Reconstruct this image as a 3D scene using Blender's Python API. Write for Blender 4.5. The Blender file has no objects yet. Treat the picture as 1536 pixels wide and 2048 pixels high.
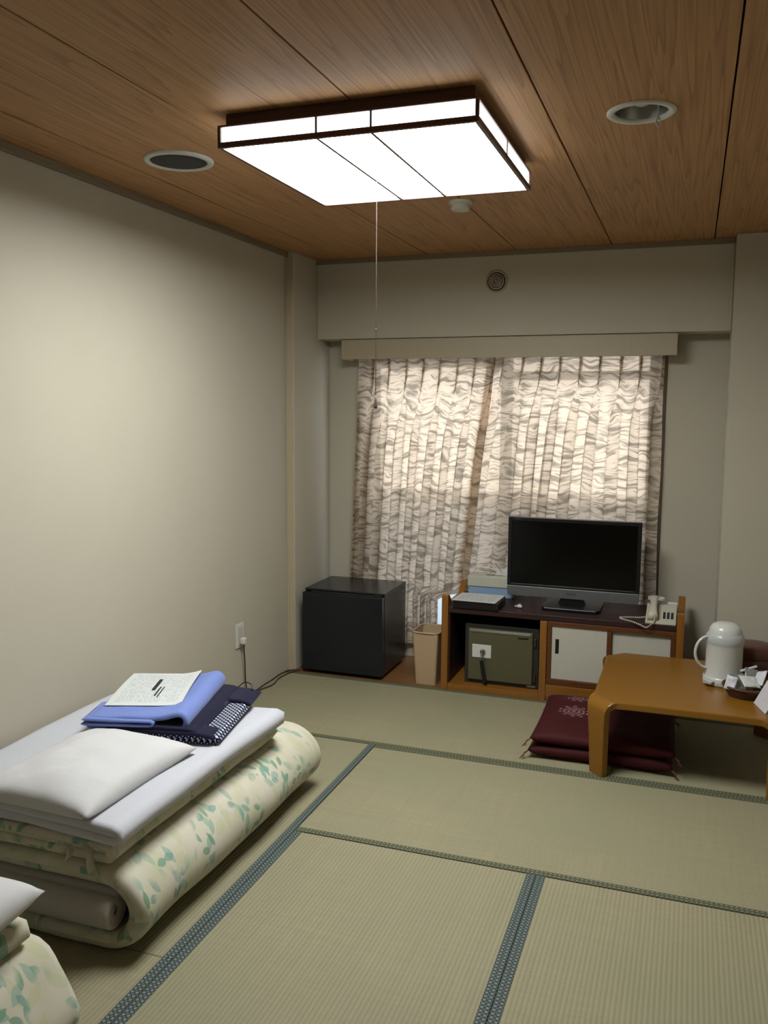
import bpy, bmesh, math, random
from mathutils import Vector, Matrix, noise
random.seed(7)
PI = math.pi
scene = bpy.context.scene
COL = scene.collection

# ------------------------------------------------------------------ camera
CAM = Vector((2.1781, -3.5856, 1.5335)); YAW, PITCH, ROLL, FPX = 0.3392, -0.1200, 0.0067, 1734.69
fw = Vector((-math.sin(YAW)*math.cos(PITCH), math.cos(YAW)*math.cos(PITCH), math.sin(PITCH)))
rt = Vector((math.cos(YAW), math.sin(YAW), 0)); up = rt.cross(fw)
r2 = math.cos(ROLL)*rt + math.sin(ROLL)*up; u2 = -math.sin(ROLL)*rt + math.cos(ROLL)*up
cam = bpy.data.cameras.new('camera'); camo = bpy.data.objects.new('camera', cam); COL.objects.link(camo)
m = Matrix.Identity(4)
for i in range(3):
    m[i][0] = r2[i]; m[i][1] = u2[i]; m[i][2] = -fw[i]; m[i][3] = CAM[i]
camo.matrix_world = m
cam.sensor_fit = 'HORIZONTAL'; cam.sensor_width = 36; cam.lens = FPX*36/1536; cam.clip_start = 0.02
scene.camera = camo

# ------------------------------------------------------------------ world (overcast daylight) and exposure
SKY_STRENGTH = 6.2
LAMP_STRENGTH = 37.0
w = bpy.data.worlds.new('overcast_sky'); scene.world = w; w.use_nodes = True
bg = w.node_tree.nodes['Background']; bg.inputs[0].default_value = (0.90, 0.95, 1.0, 1); bg.inputs[1].default_value = SKY_STRENGTH
vs = scene.view_settings
vs.view_transform = 'Standard'; vs.look = 'None'; vs.gamma = 1.0; vs.use_curve_mapping = False; vs.exposure = 0.0

# ------------------------------------------------------------------ material helpers
class NT:
    def __init__(s, name):
        s.m = bpy.data.materials.new(name); s.m.use_nodes = True; s.t = s.m.node_tree
        s.t.nodes.clear(); s.out = s.t.nodes.new('ShaderNodeOutputMaterial')
    def n(s, typ, ins=None, **kw):
        nd = s.t.nodes.new(typ)
        for k, v in kw.items(): setattr(nd, k, v)
        for k, v in (ins or {}).items(): s.set(nd.inputs[k], v)
        return nd
    def set(s, sock, v):
        if hasattr(v, 'is_linked') or isinstance(v, bpy.types.NodeSocket): s.t.links.new(v, sock)
        elif isinstance(v, bpy.types.Node): s.t.links.new(v.outputs[0], sock)
        else: sock.default_value = v
    def math(s, op, a, b=0.0, c=0.0, clamp=False):
        return s.n('ShaderNodeMath', {0: a, 1: b, 2: c}, operation=op, use_clamp=clamp).outputs[0]
    def mix(s, f, a, b):
        nd = s.n('ShaderNodeMix', data_type='RGBA')
        s.set(nd.inputs[0], f); s.set(nd.inputs[6], a); s.set(nd.inputs[7], b)
        return nd.outputs[2]
    def ramp(s, f, stops):
        nd = s.n('ShaderNodeValToRGB', {0: f}); e = nd.color_ramp.elements
        while len(e) < len(stops): e.new(0.5)
        for i, (p, c) in enumerate(stops): e[i].position = p; e[i].color = c
        return nd.outputs[0]
    def step(s, v, lo, hi):
        return s.n('ShaderNodeMapRange', {0: v, 1: lo, 2: hi, 3: 0.0, 4: 1.0}, interpolation_type='SMOOTHSTEP').outputs[0]
    def coords(s, kind='Object', scale=(1,1,1), rnd=False, rot=(0,0,0)):
        tc = s.n('ShaderNodeTexCoord').outputs[kind]
        if rnd:
            oi = s.n('ShaderNodeObjectInfo').outputs['Random']
            ad = s.n('ShaderNodeVectorMath', {0: tc}, operation='ADD')
            cx = s.n('ShaderNodeCombineXYZ', {0: s.math('MULTIPLY', oi, 7.3), 1: s.math('MULTIPLY', oi, 31.0), 2: s.math('MULTIPLY', oi, 5.1)})
            s.set(ad.inputs[1], cx.outputs[0]); tc = ad.outputs[0]
        return s.n('ShaderNodeMapping', {'Vector': tc, 'Scale': scale, 'Rotation': rot}).outputs[0]
    def noise(s, vec, scale, detail=3.0, rough=0.55, dist=0.0):
        return s.n('ShaderNodeTexNoise', {'Vector': vec, 'Scale': scale, 'Detail': detail, 'Roughness': rough, 'Distortion': dist}).outputs[0]
    def bump(s, h, strength=0.3, dist=0.01):
        return s.n('ShaderNodeBump', {'Strength': strength, 'Distance': dist, 'Height': h}).outputs[0]
    def bsdf(s, color, rough=0.6, metal=0.0, spec=0.4, normal=None, **kw):
        b = s.n('ShaderNodeBsdfPrincipled')
        s.set(b.inputs['Base Color'], color); s.set(b.inputs['Roughness'], rough); s.set(b.inputs['Metallic'], metal)
        s.set(b.inputs['Specular IOR Level'], spec)
        if normal is not None: s.set(b.inputs['Normal'], normal)
        for k, v in kw.items(): s.set(b.inputs[k], v)
        s.t.links.new(b.outputs[0], s.out.inputs[0]); return b
def c4(r, g, b): return (r, g, b, 1)
ALB = 0.70      # reflectance scale of all surface colours
def srgb(r, g, b):
    f = lambda x: x/12.92 if x <= 0.04045 else ((x+0.055)/1.055)**2.4
    return (f(r/255)*ALB, f(g/255)*ALB, f(b/255)*ALB, 1)
MATS = {}
def plain(name, col, rough=0.6, metal=0.0, spec=0.4, var=0.06, nscale=40.0, bump=0.05):
    if name in MATS: return MATS[name]
    t = NT(name); v = t.coords('Object')
    n = t.noise(v, nscale)
    d = tuple(max(0, x*(1-var)) for x in col[:3])+(1,); l = tuple(min(1, x*(1+var)) for x in col[:3])+(1,)
    t.bsdf(t.mix(n, d, l), rough, metal, spec, t.bump(n, bump, 0.002))
    MATS[name] = t.m; return t.m
def wood(name, dark, light, axis=1, scale=1.0, rough=0.45, spec=0.4, rnd=False, contrast=1.0, cathedral=0.55):
    if name in MATS: return MATS[name]
    t = NT(name)
    sc = [17.0*scale]*3; sc[axis] = 0.42*scale
    v = t.coords('Object', tuple(sc), rnd)
    warp = t.noise(v, 0.7, 2.0)
    rings = t.math('FRACT', t.math('MULTIPLY', warp, 13.0))
    rings = t.math('POWER', rings, 3.0)
    sc2 = [160.0*scale]*3; sc2[axis] = 3.0*scale
    fine = t.noise(t.coords('Object', tuple(sc2), rnd), 1.0, 2.0)
    f = t.math('ADD', t.math('MULTIPLY', rings, cathedral*contrast), t.math('MULTIPLY', fine, 0.5*contrast), clamp=True)
    t.bsdf(t.mix(f, light, dark), rough, 0.0, spec, t.bump(fine, 0.06, 0.002))
    MATS[name] = t.m; return t.m

def m_wall():
    t = NT('cream wallpaper'); v = t.coords('Object')
    n = t.noise(v, 260.0, 2.0); big = t.noise(v, 1.6, 3.0)
    n2 = t.noise(t.coords('Object', (1, 1, .25)), 220.0, 2.0)
    h = t.math('ADD', n, n2)
    t.bsdf(t.mix(big, srgb(200, 192, 172), srgb(208, 201, 182)), 0.75, 0, 0.25, t.bump(h, 0.25, 0.0015)); return t.m
def m_tatami():
    t = NT('woven rush tatami')
    v = t.coords('Object', (1,1,1), True)
    sep = t.n('ShaderNodeSeparateXYZ', {0: t.n('ShaderNodeTexCoord').outputs['Object']})
    X, Y = sep.outputs[0], sep.outputs[1]
    rib = t.math('SINE', t.math('MULTIPLY', X, 2*PI/0.0135))          # warp ribs along the mat's length
    row = t.math('SINE', t.math('MULTIPLY', Y, 2*PI/0.0042))
    big = t.noise(v, 2.2, 3.0); mid = t.noise(t.coords('Object', (3, 90, 3), True), 1.0, 3.0)
    str_ = t.noise(t.coords('Object', (60, 2, 3), True), 1.0, 2.0)
    h = t.math('ADD', t.math('MULTIPLY', rib, 0.5), t.math('MULTIPLY', row, 0.22))
    base = t.mix(t.math('ADD', t.math('MULTIPLY', mid, 0.5), t.math('MULTIPLY', str_, 0.5)), srgb(148, 141, 110), srgb(184, 175, 143))
    base = t.mix(t.step(big, 0.35, 0.7), base, srgb(162, 157, 126))
    base = t.mix(t.math('MULTIPLY', t.step(rib, 0.2, -0.9), 0.30), base, srgb(116, 110, 80))
    t.bsdf(base, 0.62, 0, 0.3, t.bump(h, 0.45, 0.002)); return t.m
def m_heri(name, dark, dot):
    t = NT(name)
    sep = t.n('ShaderNodeSeparateXYZ', {0: t.n('ShaderNodeTexCoord').outputs['Object']})
    X, Y = sep.outputs[0], sep.outputs[1]
    p = 0.021
    a = t.math('SINE', t.math('MULTIPLY', t.math('ADD', X, Y), 2*PI/p/1.4)); b = t.math('SINE', t.math('MULTIPLY', t.math('SUBTRACT', X, Y), 2*PI/p/1.4))
    d = t.math('MULTIPLY', a, b)
    f = t.step(d, 0.15, 0.5); f2 = t.step(d, -0.25, -0.6)
    col = t.mix(f, dark, dot); col = t.mix(f2, col, tuple(x*0.55 for x in dot[:3])+(1,))
    t.bsdf(col, 0.7, 0, 0.3, t.bump(d, 0.3, 0.001)); return t.m
def m_leaf():
    t = NT('leaf print cotton')
    uv = t.n('ShaderNodeTexCoord').outputs['UV']
    def leaves(scale, a, b, seed, angbase=None):
        mp = t.n('ShaderNodeMapping', {'Vector': uv, 'Scale': (scale, scale, 1), 'Location': (seed, seed*1.7, 0)}).outputs[0]
        vo = t.n('ShaderNodeTexVoronoi', {'Vector': mp, 'Scale': 1.0, 'Randomness': 0.85}, voronoi_dimensions='2D')
        loc = t.n('ShaderNodeVectorMath', {0: mp, 1: vo.outputs['Position']}, operation='SUBTRACT').outputs[0]
        cs = t.n('ShaderNodeSeparateColor', {0: vo.outputs['Color']})
        ang = t.math('MULTIPLY', cs.outputs[0], 2*PI)
        rv = t.n('ShaderNodeVectorRotate', {'Vector': loc, 'Angle': ang}, rotation_type='Z_AXIS').outputs[0]
        s2 = t.n('ShaderNodeSeparateXYZ', {0: rv}); x, y = s2.outputs[0], s2.outputs[1]
        # lens: |y| < b*(1-(x/a)^2)
        xa = t.math('DIVIDE', x, a); lim = t.math('MULTIPLY', t.math('SUBTRACT', 1.0, t.math('MULTIPLY', xa, xa)), b)
        d = t.math('SUBTRACT', lim, t.math('ABSOLUTE', y))
        return t.step(d, 0.0, 0.05), cs
    n1 = t.noise(uv, 6.5, 2.0); n2 = t.noise(uv, 9.0, 3.0)
    m0, c0 = leaves(18.0, 0.46, 0.24, 3.3)
    m1, c1 = leaves(22.0, 0.48, 0.23, 9.1)
    m2, c2 = leaves(13.0, 0.50, 0.22, 17.7)
    base = t.mix(t.step(n2, 0.35, 0.75), srgb(226, 219, 200), srgb(214, 209, 182))
    base = t.mix(t.math('MULTIPLY', m2, 0.45), base, srgb(202, 206, 158))
    k = t.step(n1, 0.46, 0.53)
    base = t.mix(t.math('MULTIPLY', t.math('MULTIPLY', m0, k), t.math('ADD', 0.4, t.math('MULTIPLY', c0.outputs[1], 0.45))), base, t.mix(c0.outputs[2], srgb(120, 172, 150), srgb(150, 190, 176)))
    k2 = t.step(n1, 0.50, 0.57)
    base = t.mix(t.math('MULTIPLY', t.math('MULTIPLY', m1, k2), 0.8), base, t.mix(c1.outputs[2], srgb(112, 160, 120), srgb(140, 178, 170)))
    fine = t.noise(uv, 300.0)
    t.bsdf(base, 0.85, 0, 0.15, t.bump(fine, 0.15, 0.001), **{'Sheen Weight': 0.1}); return t.m
def m_cloth(name, col, var=0.05, scale=400.0, rough=0.9, wr=0.25):
    if name in MATS: return MATS[name]
    t = NT(name); v = t.coords('Object')
    n = t.noise(v, scale, 2.0); b = t.noise(v, 9.0, 3.0)
    d = tuple(x*(1-var) for x in col[:3])+(1,)
    h = t.math('ADD', t.math('MULTIPLY', n, 0.12), b)
    t.bsdf(t.mix(b, d, col), rough, 0, 0.15, t.bump(h, wr, 0.012), **{'Sheen Weight': 0.15}); MATS[name] = t.m; return t.m
def m_curtain():
    t = NT('zebra stroke curtain cloth')
    uv = t.n('ShaderNodeTexCoord').outputs['UV']
    wob = t.noise(uv, 5.0, 2.0)
    sh = t.n('ShaderNodeVectorMath', {0: uv}, operation='ADD')
    cx = t.n('ShaderNodeCombineXYZ', {1: t.math('MULTIPLY', t.math('SUBTRACT', wob, 0.5), 0.16)})
    t.set(sh.inputs[1], cx.outputs[0])
    mp = t.n('ShaderNodeMapping', {'Vector': sh.outputs[0], 'Scale': (5.5, 38.0, 1)}).outputs[0]
    n = t.noise(mp, 1.0, 2.5, 0.6)
    mp2 = t.n('ShaderNodeMapping', {'Vector': sh.outputs[0], 'Scale': (12.0, 95.0, 1), 'Location': (4, 2, 0)}).outputs[0]
    n2 = t.noise(mp2, 1.0, 2.0, 0.5)
    f = t.math('MAXIMUM', t.math('MULTIPLY', t.step(n, 0.46, 0.64), .85), t.math('MULTIPLY', t.step(n2, 0.53, 0.68), 0.8))
    tone = t.noise(uv, 3.0, 1.0)
    dark = t.mix(tone, srgb(120, 106, 84), srgb(108, 110, 90))
    col = t.mix(f, srgb(206, 190, 166), dark)
    tcol = t.mix(f, c4(0.84, 0.64, 0.49), c4(0.27, 0.205, 0.155))
    d = t.n('ShaderNodeBsdfDiffuse', {'Color': col}); tr = t.n('ShaderNodeBsdfTranslucent', {'Color': tcol})
    mx = t.n('ShaderNodeMixShader', {0: 0.42, 1: d.outputs[0], 2: tr.outputs[0]})
    tp = t.n('ShaderNodeBsdfTransparent', {'Color': tcol})
    mx2 = t.n('ShaderNodeMixShader', {0: 0.12, 1: mx.outputs[0], 2: tp.outputs[0]})
    t.t.links.new(mx2.outputs[0], t.out.inputs[0]); return t.m
def m_emit(name, col, s):
    t = NT(name); v = t.coords('Object'); n = t.noise(v, 3.0, 1.0)
    e = t.n('ShaderNodeEmission', {'Color': t.mix(n, col, tuple(min(1, x*1.02) for x in col)), 'Strength': s})
    t.t.links.new(e.outputs[0], t.out.inputs[0]); return t.m
def m_pane(name, frost):
    t = NT(name); v = t.coords('Object'); n = t.noise(v, 150.0, 2.0)
    tp = t.n('ShaderNodeBsdfTransparent', {'Color': c4(.92, .95, .95)}); g = t.n('ShaderNodeBsdfGlossy', {'Color': c4(.9, .9, .9), 'Roughness': 0.05})
    a = t.n('ShaderNodeMixShader', {0: 0.07, 1: tp.outputs[0], 2: g.outputs[0]})
    tl = t.n('ShaderNodeBsdfTranslucent', {'Color': c4(.50, .55, .60), 'Normal': t.bump(n, 0.3, 0.002)})
    b = t.n('ShaderNodeMixShader', {0: frost, 1: a.outputs[0], 2: tl.outputs[0]})
    t.t.links.new(b.outputs[0], t.out.inputs[0]); return t.m
def m_print(name, paper, ink, rows, dens=0.5, u0=.08, u1=.92, v0=.08, v1=.92):
    """paper with rows of small illegible print (UV 0..1)"""
    t = NT(name); uv = t.n('ShaderNodeTexCoord').outputs['UV']
    s = t.n('ShaderNodeSeparateXYZ', {0: uv}); U, V = s.outputs[0], s.outputs[1]
    r = t.math('MULTIPLY', V, rows); fr = t.math('FRACT', r); fl = t.math('FLOOR', r)
    line = t.math('MULTIPLY', t.step(fr, .30, .36), t.step(fr, .72, .66))
    cmb = t.n('ShaderNodeCombineXYZ', {0: t.math('MULTIPLY', U, 46.0), 1: t.math('MULTIPLY', fl, 7.31)}).outputs[0]
    ch = t.step(t.noise(cmb, 1.0, 1.0), 0.53-dens*0.12, 0.56-dens*0.12)
    inside = t.math('MULTIPLY', t.math('MULTIPLY', t.step(U, u0, u0+.01), t.step(U, u1, u1-.01)), t.math('MULTIPLY', t.step(V, v0, v0+.01), t.step(V, v1, v1-.01)))
    f = t.math('MULTIPLY', t.math('MULTIPLY', line, ch), inside)
    t.bsdf(t.mix(t.math('MULTIPLY', f, .75), paper, ink), 0.7, 0, 0.2); return t.m
def m_lattice():
    t = NT('navy and white lattice cotton'); uv = t.n('ShaderNodeTexCoord').outputs['UV']
    s = t.n('ShaderNodeSeparateXYZ', {0: uv}); U, V = s.outputs[0], s.outputs[1]
    a = t.math('SINE', t.math('MULTIPLY', t.math('ADD', U, V), 2*PI/.021)); b = t.math('SINE', t.math('MULTIPLY', t.math('SUBTRACT', U, V), 2*PI/.021))
    f = t.math('MAXIMUM', t.step(a, .1, .35), t.step(b, .1, .35))
    t.bsdf(t.mix(f, srgb(222, 226, 236), srgb(24, 26, 62)), 0.85, 0, 0.15); return t.m
def m_zabuton():
    t = NT('wine red damask'); uv = t.n('ShaderNodeTexCoord').outputs['UV']
    n = t.noise(uv, 60.0, 3.0); col = t.mix(t.noise(uv, 7.0), srgb(64, 20, 22), srgb(78, 26, 28))
    s = t.n('ShaderNodeSeparateXYZ', {0: uv}); U, V = s.outputs[0], s.outputs[1]
    for (cu, cv, R, k) in ((.25, .84, .10, 4.0), (.25, .53, .13, 5.0)):
        du = t.math('SUBTRACT', U, cu); dv = t.math('SUBTRACT', V, cv)
        d = t.math('SQRT', t.math('ADD', t.math('MULTIPLY', du, du), t.math('MULTIPLY', dv, dv)))
        th = t.math('ARCTAN2', dv, du)
        pet = t.math('MULTIPLY', t.math('ADD', .55, t.math('MULTIPLY', t.math('ABSOLUTE', t.math('SINE', t.math('MULTIPLY', th, k))), .45)), R)
        ring = t.math('SINE', t.math('MULTIPLY', d, 2*PI/.034))
        f = t.math('MULTIPLY', t.math('MULTIPLY', t.step(d, pet, t.math('SUBTRACT', pet, .012)), t.step(ring, -.5, .2)), t.step(n, .30, .55))
        col = t.mix(t.math('MULTIPLY', f, .75), col, srgb(168, 134, 136))
    t.bsdf(col, 0.7, 0, 0.15, t.bump(n, 0.12, 0.002)); return t.m

M = dict(
    wall=m_wall(), tatami=m_tatami(),
    heri=m_heri('navy teal lozenge border', srgb(54, 62, 64), srgb(128, 142, 134)),
    heri_g=m_heri('green lozenge border', srgb(66, 72, 54), srgb(140, 140, 108)),
    leaf=m_leaf(), curtain=m_curtain(), lattice=m_lattice(), zab=m_zabuton(),
    ceil=wood('cedar ceiling board', srgb(134, 90, 54), srgb(216, 166, 114), 1, 1.0, 0.6, 0.3, True, 1.15, 0.34),
    crown=wood('greyed ceiling moulding', srgb(128, 112, 88), srgb(150, 134, 108), 1, 2.0, 0.6),
    orange=wood('honey lacquered wood', srgb(124, 77, 25), srgb(154, 102, 40), 0, 1.6, 0.32, 0.5, False, 0.7),
    table=wood('amber lacquered table wood', srgb(118, 76, 18), srgb(148, 101, 28), 0, 1.5, 0.33, 0.45, False, 0.6, 0.35),
    orange_v=wood('honey lacquered post wood', srgb(124, 77, 25), srgb(154, 102, 40), 2, 1.6, 0.32, 0.5, False, 0.7),
    boards=wood('oak floor board', srgb(104, 68, 34), srgb(142, 100, 56), 0, 1.4, 0.4),
    dkwood=wood('dark walnut veneer', srgb(40, 20, 18), srgb(58, 30, 27), 0, 1.6, 0.5, 0.35),
    brown=wood('brown cabinet frame wood', srgb(84, 46, 20), srgb(112, 64, 30), 0, 1.6, 0.4),
    lampwood=wood('dark red lamp wood', srgb(84, 60, 54), srgb(112, 86, 78), 0, 2.0, 0.45),
    postwood=wood('pale corner moulding wood', srgb(186, 168, 136), srgb(202, 186, 156), 2, 2.0, 0.5),
    valance=plain('cream curtain box paint', srgb(190, 176, 148), 0.5),
    diff=m_emit('glowing lamp acrylic', c4(.955, 1, .98), LAMP_STRENGTH),
    diffside=m_emit('dimmer glowing side acrylic', c4(.955, 1, .98), LAMP_STRENGTH*0.14),
    white=plain('white plastic', srgb(222, 222, 214), 0.35),
    pot=plain('white enamel', srgb(212, 212, 204), 0.25, 0, 0.5),
    potgrey=plain('pale grey plastic', srgb(186, 190, 188), 0.3),
    ivory=plain('ivory plastic', srgb(206, 200, 180), 0.4),
    black=plain('black plastic', srgb(18, 18, 19), 0.35),
    fridge=plain('blue black fridge enamel', srgb(20, 26, 32), 0.26, 0, 0.5, 0.05, 220, 0.1),
    screen=plain('glossy dark screen', srgb(7, 8, 8), 0.15, 0, 0.25, 0.02, 5, 0.0),
    silver=plain('grey silver bezel', srgb(112, 114, 114), 0.4, 0.3),
    metal=plain('brushed steel', srgb(196, 196, 190), 0.28, 0.9),
    alu=plain('window aluminium', srgb(150, 146, 138), 0.4, 0.6),
    grille=plain('dark speaker mesh', srgb(58, 58, 58), 0.7, 0, 0.3, 0.25, 420, 0.4),
    safe=plain('olive safe paint', srgb(92, 88, 62), 0.5, 0, 0.4, 0.05, 300, 0.1),
    safedk=plain('dark olive steel', srgb(48, 46, 38), 0.5),
    door=plain('off white laminate', srgb(206, 202, 186), 0.5),
    bin=plain('beige bin plastic', srgb(196, 168, 132), 0.42),
    wsheet=m_cloth('white cotton sheet', srgb(218, 219, 226)),
    pillow=m_cloth('white pillow case', srgb(230, 229, 229)),
    grey=m_cloth('grey white blanket', srgb(196, 190, 182)),
    blue=m_cloth('sky blue towelling', srgb(132, 152, 222), 0.12, 700, 0.95, 0.35),
    navy=m_cloth('deep navy cotton', srgb(22, 22, 54), 0.2),
    tape=m_cloth('white cotton tape', srgb(226, 220, 208)),
    cordb=plain('brown flex', srgb(62, 46, 36), 0.5),
    cream=plain('cream card', srgb(206, 204, 184), 0.6),
    paleblue=plain('pale blue card', srgb(146, 176, 208), 0.6),
    tissue=m_cloth('tissue paper', srgb(226, 224, 218)),
    basket=wood('dark wicker', srgb(58, 36, 18), srgb(98, 64, 34), 0, 9.0, 0.6),
    lacquer=wood('red brown lacquer', srgb(70, 34, 26), srgb(92, 50, 36), 0, 1.2, 0.3, 0.5),
    packet=plain('white sachet paper', srgb(222, 222, 228), 0.4),
    clear=plain('grey foil film', srgb(150, 152, 150), 0.25, 0.4),
    card=m_print('printed white card', srgb(216, 212, 216), srgb(190, 180, 190), 10, .3, .25, .9, .3, .9),
    notice=m_print('printed notice sheet', srgb(226, 230, 228), srgb(158, 164, 164), 26, .45),
    flyer=m_print('printed leaflet', srgb(210, 208, 206), srgb(96, 120, 136), 12, .4),
    ink=plain('black ink', srgb(36, 38, 44), 0.6),
    red=plain('wine red thread', srgb(110, 58, 46), 0.8),
    concrete=plain('pale added concrete', srgb(178, 172, 164), 0.85, 0, 0.2, .1, 12),
    glass=m_pane('clear window glass', 0.15), frost=m_pane('frosted window glass', 0.75),
)

# ------------------------------------------------------------------ object helpers
ORG = {}
def link(name, me, mat, parent=None, smooth=False, recenter=True, kind=None):
    """verts are in thing space (world for world-built things); the origin moves to the bottom centre"""
    if recenter:
        xs = [v.co for v in me.vertices]
        lo = Vector([min(c[i] for c in xs) for i in range(3)]); hi = Vector([max(c[i] for c in xs) for i in range(3)])
        o = Vector(((lo.x+hi.x)/2, (lo.y+hi.y)/2, lo.z))
        me.transform(Matrix.Translation(-o))
    else: o = Vector((0, 0, 0))
    if mat is not None and not me.materials: me.materials.append(M[mat] if isinstance(mat, str) else mat)
    if smooth:
        for p in me.polygons: p.use_smooth = True
    ob = bpy.data.objects.new(name, me); COL.objects.link(ob)
    if parent is not None:
        ob.parent = parent; ob.location = o - ORG[parent]
    else: ob.location = o
    ORG[ob] = o
    if kind: ob['kind'] = kind
    return ob
def thing(name, label, cat, loc=(0, 0, 0), rotz=0.0, group=None, local=False, tilt=None):
    e = bpy.data.objects.new(name, None); COL.objects.link(e); e.empty_display_size = 0.05
    e.location = loc; e.rotation_euler = tilt if tilt else (0, 0, rotz)
    e['label'] = label; e['category'] = cat
    if group: e['group'] = group
    ORG[e] = Vector((0, 0, 0)) if local else Vector(loc)
    return e
def tag(o, label, cat, group=None):
    o['label'] = label; o['category'] = cat
    if group: o['group'] = group
    return o
def struct(name, me, mat, **k): return link(name, me, mat, kind='structure', **k)
def mesh_from(bm, name='m'):
    me = bpy.data.meshes.new(name); bm.to_mesh(me); bm.free(); return me
def add_box(bm, lo, hi, bev=0.0, seg=2):
    r = bmesh.ops.create_cube(bm, size=1.0); vs_ = r['verts']
    for v in vs_:
        v.co = Vector([(lo[i]+hi[i])/2 + v.co[i]*(hi[i]-lo[i]) for i in range(3)])
    if bev > 0:
        es = list({e for v in vs_ for e in v.link_edges})
        bmesh.ops.bevel(bm, geom=es, offset=bev, segments=seg, affect='EDGES', profile=0.5)
def box(lo, hi, bev=0.0, seg=2):
    bm = bmesh.new(); add_box(bm, lo, hi, bev, seg); return mesh_from(bm)
def boxes(lst, bev=0.0):
    bm = bmesh.new()
    for lo, hi in lst: add_box(bm, lo, hi, bev)
    return mesh_from(bm)
def pydata(verts, faces, uvs=None):
    me = bpy.data.meshes.new('m'); me.from_pydata([tuple(v) for v in verts], [], faces); me.update()
    if uvs is not None:
        l = me.uv_layers.new(name='UVMap')
        for lp in me.loops: l.data[lp.index].uv = uvs[lp.vertex_index]
    return me
def prism(poly, z0, z1, bev=0.0, plane='xy'):
    """extrude a 2D polygon; plane xy -> along z, xz -> along y, yz -> along x"""
    def P(a, b, c): return {'xy': (a, b, c), 'xz': (a, c, b), 'yz': (c, a, b)}[plane]
    n = len(poly); bm = bmesh.new()
    a = [bm.verts.new(P(x, y, z0)) for x, y in poly]; b = [bm.verts.new(P(x, y, z1)) for x, y in poly]
    bm.faces.new(a[::-1]); bm.faces.new(b)
    for i in range(n): bm.faces.new((a[i], a[(i+1) % n], b[(i+1) % n], b[i]))
    bmesh.ops.recalc_face_normals(bm, faces=bm.faces[:])
    if bev: 
        es = [e for e in bm.edges if abs((e.verts[0].co-e.verts[1].co).length) > bev*1.2]
        bmesh.ops.bevel(bm, geom=es, offset=bev, segments=2, affect='EDGES', profile=0.5)
    return mesh_from(bm)
def lathe(prof, centre, n=40, axis='z', sx=1.0, sy=1.0, close=False):
    verts, faces = [], []
    c = Vector(centre)
    for r, h in prof:
        for k in range(n):
            a = 2*PI*k/n; x, y = r*math.cos(a)*sx, r*math.sin(a)*sy
            verts.append(c + (Vector((x, y, h)) if axis == 'z' else Vector((x, h, y)) if axis == 'y' else Vector((h, x, y))))
    m_ = len(prof)
    for i in range(m_-1):
        for k in range(n):
            faces.append((i*n+k, i*n+(k+1) % n, (i+1)*n+(k+1) % n, (i+1)*n+k))
    if close:
        faces.append(tuple(range(n))[::-1]); faces.append(tuple((m_-1)*n+k for k in range(n)))
    me = pydata(verts, faces)
    bm = bmesh.new(); bm.from_mesh(me); bmesh.ops.remove_doubles(bm, verts=bm.verts[:], dist=1e-6)
    bmesh.ops.recalc_face_normals(bm, faces=bm.faces[:]); bm.to_mesh(me); bm.free(); return me
def catmull(pts, sub=8, closed=False):
    P = [Vector(p) for p in pts]; out = []; n = len(P)
    for i in range(n if closed else n-1):
        g = lambda j: P[j % n] if closed else P[max(0, min(n-1, j))]
        p0, p1, p2, p3 = g(i-1), g(i), g(i+1), g(i+2)
        for s in range(sub):
            t = s/sub
            out.append(0.5*((2*p1)+(-p0+p2)*t+(2*p0-5*p1+4*p2-p3)*t*t+(-p0+3*p1-3*p2+p3)*t**3))
    if not closed: out.append(P[-1])
    return out
def tube(pts, r, n=8, sub=8, closed=False):
    path = catmull(pts, sub, closed) if sub > 1 else [Vector(p) for p in pts]
    L = len(path); verts, faces = [], []; prev = None
    for i, p in enumerate(path):
        a = path[(i-1) % L] if (closed or i > 0) else p; b = path[(i+1) % L] if (closed or i < L-1) else p
        t = (b-a).normalized()
        if prev is None:
            nn = t.orthogonal().normalized()
        else:
            nn = (prev - t*prev.dot(t)).normalized()
        prev = nn; bb = t.cross(nn)
        rr = r(i/(L-1)) if callable(r) else r
        for k in range(n):
            ang = 2*PI*k/n; verts.append(p+nn*math.cos(ang)*rr+bb*math.sin(ang)*rr)
    for i in range(L if closed else L-1):
        j = (i+1) % L
        for k in range(n): faces.append((i*n+k, i*n+(k+1) % n, j*n+(k+1) % n, j*n+k))
    if not closed:
        faces.append(tuple(range(n))[::-1]); faces.append(tuple((L-1)*n+k for k in range(n)))
    return pydata(verts, faces)
def join(*mes):
    bm = bmesh.new()
    for q in mes: bm.from_mesh(q)
    return mesh_from(bm)
def resample(path, ds):
    out = [Vector(path[0])]; acc = 0.0
    P = [Vector(p) for p in path]; cur = P[0]; i = 1; need = ds
    while i < len(P):
        d = (P[i]-cur).length
        if d >= need: cur = cur+(P[i]-cur)*(need/d); out.append(cur.copy()); need = ds
        else: need -= d; cur = P[i]; i += 1
    if (out[-1]-P[-1]).length > ds*0.3: out.append(P[-1])
    return out
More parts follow.
